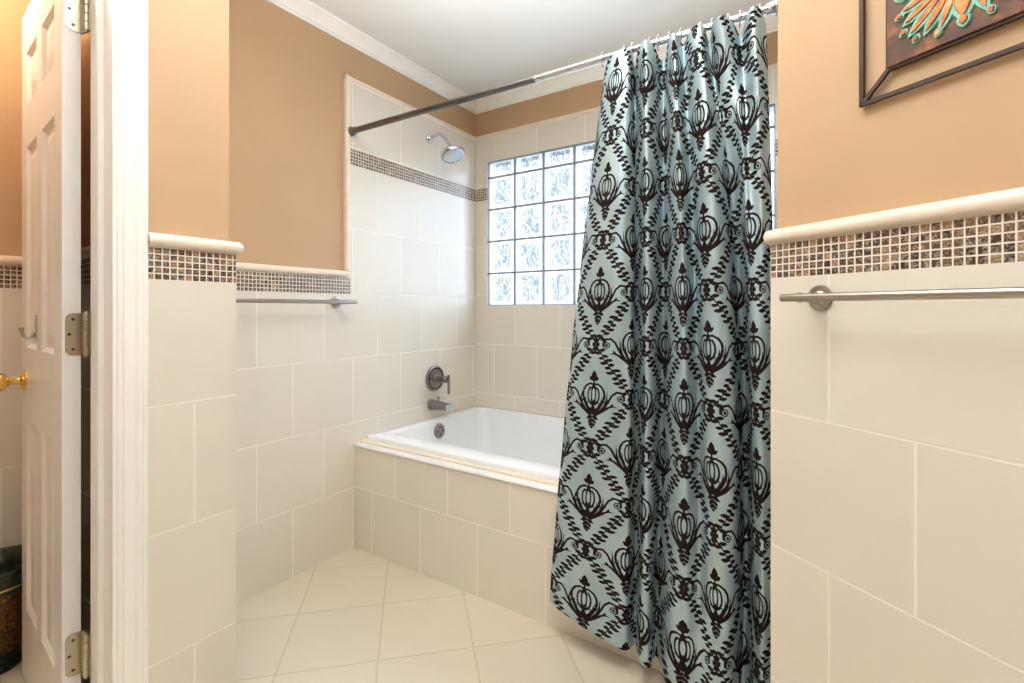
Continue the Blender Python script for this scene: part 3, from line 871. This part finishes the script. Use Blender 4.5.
# true cloth length between the columns of vertices, averaged down the curtain
SL = np.hypot(np.diff(GX, axis=1), np.diff(GY, axis=1)).mean(axis=0)
CL_ = np.concatenate([[0], np.cumsum(SL)])
cu = CL_[None, :] * 100 + 0 * tv[:, None]; cv = GZ * 100
dd = damask(cu - CU0, cv - 52.0)
mask = np.clip(.5 - dd / .36, 0, 1)
me = bpy.data.meshes.new('shower_curtain')
nv = NU * NV
co3 = np.stack([GX, GY, GZ], -1).reshape(-1, 3).astype(np.float32)
idx = np.arange(nv).reshape(NV, NU)
quad = np.stack([idx[:-1, :-1], idx[1:, :-1], idx[1:, 1:], idx[:-1, 1:]], -1).reshape(-1, 4).astype(np.int32)
me.vertices.add(nv); me.vertices.foreach_set('co', co3.ravel())
me.loops.add(quad.size); me.loops.foreach_set('vertex_index', quad.ravel())
me.polygons.add(len(quad)); me.polygons.foreach_set('loop_start', np.arange(0, quad.size, 4, dtype=np.int32))
me.polygons.foreach_set('use_smooth', np.ones(len(quad), dtype=bool))
me.update(calc_edges=True)
at = me.attributes.new('damask', 'FLOAT', 'POINT'); at.data.foreach_set('value', mask.reshape(-1).astype(np.float32))
me.materials.append(M['curtain'])
cur = bpy.data.objects.new('shower_curtain', me); COL.objects.link(cur)
tag(cur, 'silver-blue satin shower curtain with dark brown damask figures, bunched to one side', 'shower curtain')

# rings: a wire loop round the rod with a ball and a hook down to the cloth
ring_u = [.012, .09, .19, .26, .33, .42, .50, .58, .66, .73, .79, .88]
ordn = ['first', 'second', 'third', 'fourth', 'fifth', 'sixth', 'seventh', 'eighth', 'ninth', 'tenth', 'eleventh', 'last']
for k, u in enumerate(ring_u):
    x = float(np.interp(u, U, LX[0])); z = rz(x)
    r = empty('curtain_ring', (x, YR, z)); tag(r, 'chrome wire curtain ring on the rod, %s counted from the open side' % ordn[k], 'curtain ring', 'wire rings on the curtain rod')
    m = MB(); m.torus((x, YR, z - .006), (1, .15, 0), .0205, .0016, 24, 8); m.build('loop', M['chrome'], r, smooth=60)
    m = MB(); m.lathe([(0, -.004), (.003, -.003), (.004, 0), (.003, .003), (0, .004)], (x, YR, z + .0175), n=12)
    m.build('bead', M['chrome'], r, smooth=60)

# ------------------------------------------------------------------ wall art on the diagonal wall
A0, Z0, AS = .190, 1.522, .324
PP = P0
n3 = Vector((NR.x, NR.y, 0))
def ap_(s, w, z): return Vector((PP.x + D.x * s + NR.x * w, PP.y + D.y * s + NR.y * w, z))
art = empty('wall_art', ap_(A0 + AS / 2, 0, Z0)); tag(art, 'square copper panel in a dark metal frame hung high on the right wall', 'wall art')
INS = .0475
def bar(m, a, b_, r=.0038):
    """square metal bar between two wall positions"""
    a3, b3 = ap_(a[0], .009, a[1]), ap_(b_[0], .009, b_[1])
    t_ = (b3 - a3).normalized(); s_ = t_.cross(n3).normalized()
    rr = []
    for p in (a3, b3):
        rr.append([m.vert(*(p + s_ * r * i + n3 * r * j)) for i, j in ((-1, -1), (1, -1), (1, 1), (-1, 1))])
    for k in range(4): m.face((rr[0][k], rr[0][(k + 1) % 4], rr[1][(k + 1) % 4], rr[1][k]))
    m.face(rr[0][::-1]); m.face(rr[1])
o_ = [(A0, Z0), (A0 + AS, Z0), (A0 + AS, Z0 + AS), (A0, Z0 + AS)]
i_ = [(A0 + INS, Z0 + INS), (A0 + AS - INS, Z0 + INS), (A0 + AS - INS, Z0 + AS - INS), (A0 + INS, Z0 + AS - INS)]
m = MB()
for k in range(4):
    (a, c), (b2, d2) = o_[k], o_[(k + 1) % 4]
    e = .0038
    du_, dz_ = (e if b2 > a else -e if b2 < a else 0), (e if d2 > c else -e if d2 < c else 0)
    bar(m, (a - du_, c - dz_), (b2 + du_, d2 + dz_)); bar(m, o_[k], i_[k], .0036)
m.build('frame', M['iron'], art)
m = MB(); m.obox(PP, D, NR, A0 + INS, A0 + AS - INS, .004, .017, Z0 + INS, Z0 + AS - INS)
m.build('copper_panel', M['copper'], art, bevel=.002)
m = MB(); q = .004
for k in range(4): 
    bar(m, i_[k], i_[(k + 1) % 4], .0040)
m.build('panel_edge', M['iron'], art)
cxa, cza = A0 + AS / 2, Z0 + AS / 2
def leafpoly(m, c, ang, r0, r1, wd, h0, h1, tipw=.0):
    """raised leaf from radius r0 to r1 round the centre"""
    n = 10; L_, R_, Cn = [], [], []
    for k in range(n + 1):
        q = k / n; r = r0 + (r1 - r0) * q
        wv_ = wd * math.sin(PI * min(1, q * .93 + .06)) ** .75
        if k == n: wv_ = 0.0004
        ca, sa = math.cos(ang), math.sin(ang)
        f_ = lambda t_, h: m.vert(*ap_(c[0] + ca * r - sa * t_, h, c[1] + sa * r + ca * t_))
        L_.append((f_(wv_, h0), f_(wv_ * .8, h1))); R_.append((f_(-wv_, h0), f_(-wv_ * .8, h1)))
    for k in range(n):
        m.face((L_[k][0], L_[k + 1][0], L_[k + 1][1], L_[k][1])); m.face((R_[k][0], R_[k][1], R_[k + 1][1], R_[k + 1][0]))
        m.face((L_[k][1], L_[k + 1][1], R_[k + 1][1], R_[k][1]))
te, pe = MB(), MB()
for quad_ in range(4):
    b0 = -PI / 2 + quad_ * PI / 2
    for an, r0, r1, wd in ((0, .030, .082, .017), (.33, .035, .090, .0075), (-.33, .035, .090, .0075), (.56, .03, .096, .0085), (-.56, .03, .096, .0085), (.785, .03, .104, .0085)):
        leafpoly(te, (cxa, cza), b0 + an, r0 - .004, r1 + .007, wd + .0055, .0172, .0205 + .0004 * random.random())
        leafpoly(pe, (cxa, cza), b0 + an, r0 + .003, r1, wd * .72, .0205, .0228)
    for an, rc, s_ in ((0, .088, .0075), (.36, .098, .005), (-.36, .098, .005), (.66, .108, .005), (-.66, .108, .005)):
        leafpoly(te, (cxa, cza), b0 + an, rc - s_ * 1.5, rc + s_ * 1.7, s_ * 1.5, .0172, .0202)
        leafpoly(pe, (cxa, cza), b0 + an, rc - s_ * .8, rc + s_ * 1.0, s_ * .85, .0202, .0226)
te.build('verdigris_relief', M['teal'], art, smooth=30); pe.build('copper_petals', M['petal'], art, smooth=30)

# ------------------------------------------------------------------ dark flared basket beyond the door
br = empty('wastebasket', (-2.212, .378, 0)); tag(br, 'dark glazed flared wastebasket with bronze body behind the open door', 'wastebasket')
c = (-2.212, .378, 0)
BS = .86
m = MB(); m.lathe([(.055, 0), (.074, .002), (.078, .012), (.072, .022), (.066, .030), (.070, .040), (.066, .050), (.070, .060)], c, n=40); m.build('foot', M['glaze'], br, smooth=50)
m = MB(); m.lathe([(.070, .058), (.076, .11), (.090, .18), (.103, .23), (.110, .258)], c, n=40); m.build('body', M['weave'], br, smooth=50)
m = MB(); m.lathe([(.108, .252), (.114, .258), (.114, .268), (.110, .276), (.114, .284), (.121, .314), (.124, .322), (.120, .329), (.114, .325), (.104, .27), (0, .26)], c, n=40); m.build('rim', M['glaze'], br, smooth=50)
m = MB(); m.torus((c[0], c[1], .272), (0, 0, 1), .113, .004, 40, 8); m.build('gold_band', M['brass'], br, smooth=60)
m = MB()
a = -.95
dv_ = Vector((math.cos(a), math.sin(a), 0)); m.torus(Vector(c) + dv_ * .113 + Vector((0, 0, .228)), dv_ + Vector((0, 0, -.25)), .030, .009, 28, 10); m.build('ring_handle', M['glaze'], br, smooth=60)

# ------------------------------------------------------------------ light
SKY0, SKY1, BULB, ALCOVE_FILL, CLOS, ROOM_FILL = 1.9, 5.5, 5.2, 31, 9.5, 6.5
# hazy daylight: a pale sky that brightens broadly towards the side where the sun stands
w_ = bpy.data.worlds.new('sky'); bpy.context.scene.world = w_; w_.use_nodes = True
wt = w_.node_tree; bg = wt.nodes['Background']
tc_ = wt.nodes.new('ShaderNodeTexCoord')
dt = wt.nodes.new('ShaderNodeVectorMath'); dt.operation = 'DOT_PRODUCT'
wt.links.new(tc_.outputs['Generated'], dt.inputs[0])
SUN = Vector((.62, .62, .48)).normalized(); dt.inputs[1].default_value = SUN
def wm(op, a, b_):
    x = wt.nodes.new('ShaderNodeMath'); x.operation = op
    for k, v in enumerate((a, b_)):
        if hasattr(v, 'is_output'): wt.links.new(v, x.inputs[k])
        else: x.inputs[k].default_value = v
    return x.outputs[0]
st = wm('ADD', SKY0, wm('MULTIPLY', SKY1, wm('POWER', wm('MAXIMUM', dt.outputs['Value'], 0.0), 3.6)))
wt.links.new(st, bg.inputs[1])
bg.inputs[0].default_value = (.70, .87, 1.10, 1)

def area(name, loc, size, energy, color, rot=(0, 0, 0), portal=False, sy=None, spread=180):
    l = bpy.data.lights.new(name, 'AREA'); l.energy = energy; l.color = color; l.size = size
    if sy: l.shape = 'RECTANGLE'; l.size_y = sy
    o = bpy.data.objects.new(name, l); COL.objects.link(o); o.location = loc; o.rotation_euler = rot
    l.spread = math.radians(spread)
    if portal: l.cycles.is_portal = True
    return o
def bulb(name, loc, r, energy, color):
    l = bpy.data.lights.new(name, 'POINT'); l.energy = energy; l.color = color; l.shadow_soft_size = r
    o = bpy.data.objects.new(name, l); COL.objects.link(o); o.location = loc; return o
area('window_portal', ((WX0 + WX1) / 2, YB + .09, (WZ0 + WZ1) / 2), WX1 - WX0, 1, (1, 1, 1), (-PI / 2, 0, 0), True, WZ1 - WZ0)
for k in range(3):
    bulb('rear_fill_bulb', (-1.05 + .95 * k, -1.3, 1.85), .12, BULB, (.86, .98, 1.14))  # added fill bulbs behind the camera, no fixture modelled for them
area('alcove_bounce_fill', (-.50, .45, 1.62), .3, ALCOVE_FILL, (.95, .985, 1.0), (PI - math.radians(16), 0, .25), spread=115)  # added unseen fill aimed at the ceiling for bounce, no lamp stands here
area('room_bounce_fill', (.15, -.35, 1.62), .35, ROOM_FILL, (.86, .98, 1.14), (PI - .35, 0, YAW), spread=120)  # second added fill, stands in for light bounced off the main ceiling
bulb('closet_light', (-1.95, .22, 2.22), .09, CLOS, (1, .86, .68))

sc = bpy.context.scene
sc.view_settings.view_transform = 'Standard'; sc.view_settings.look = 'None'
sc.view_settings.gamma = 1; sc.view_settings.use_curve_mapping = False
sc.view_settings.exposure = 0.6
sc.cycles.max_bounces = 10; sc.cycles.diffuse_bounces = 6; sc.cycles.transparent_max_bounces = 12
sc.cycles.caustics_reflective = False; sc.cycles.caustics_refractive = False
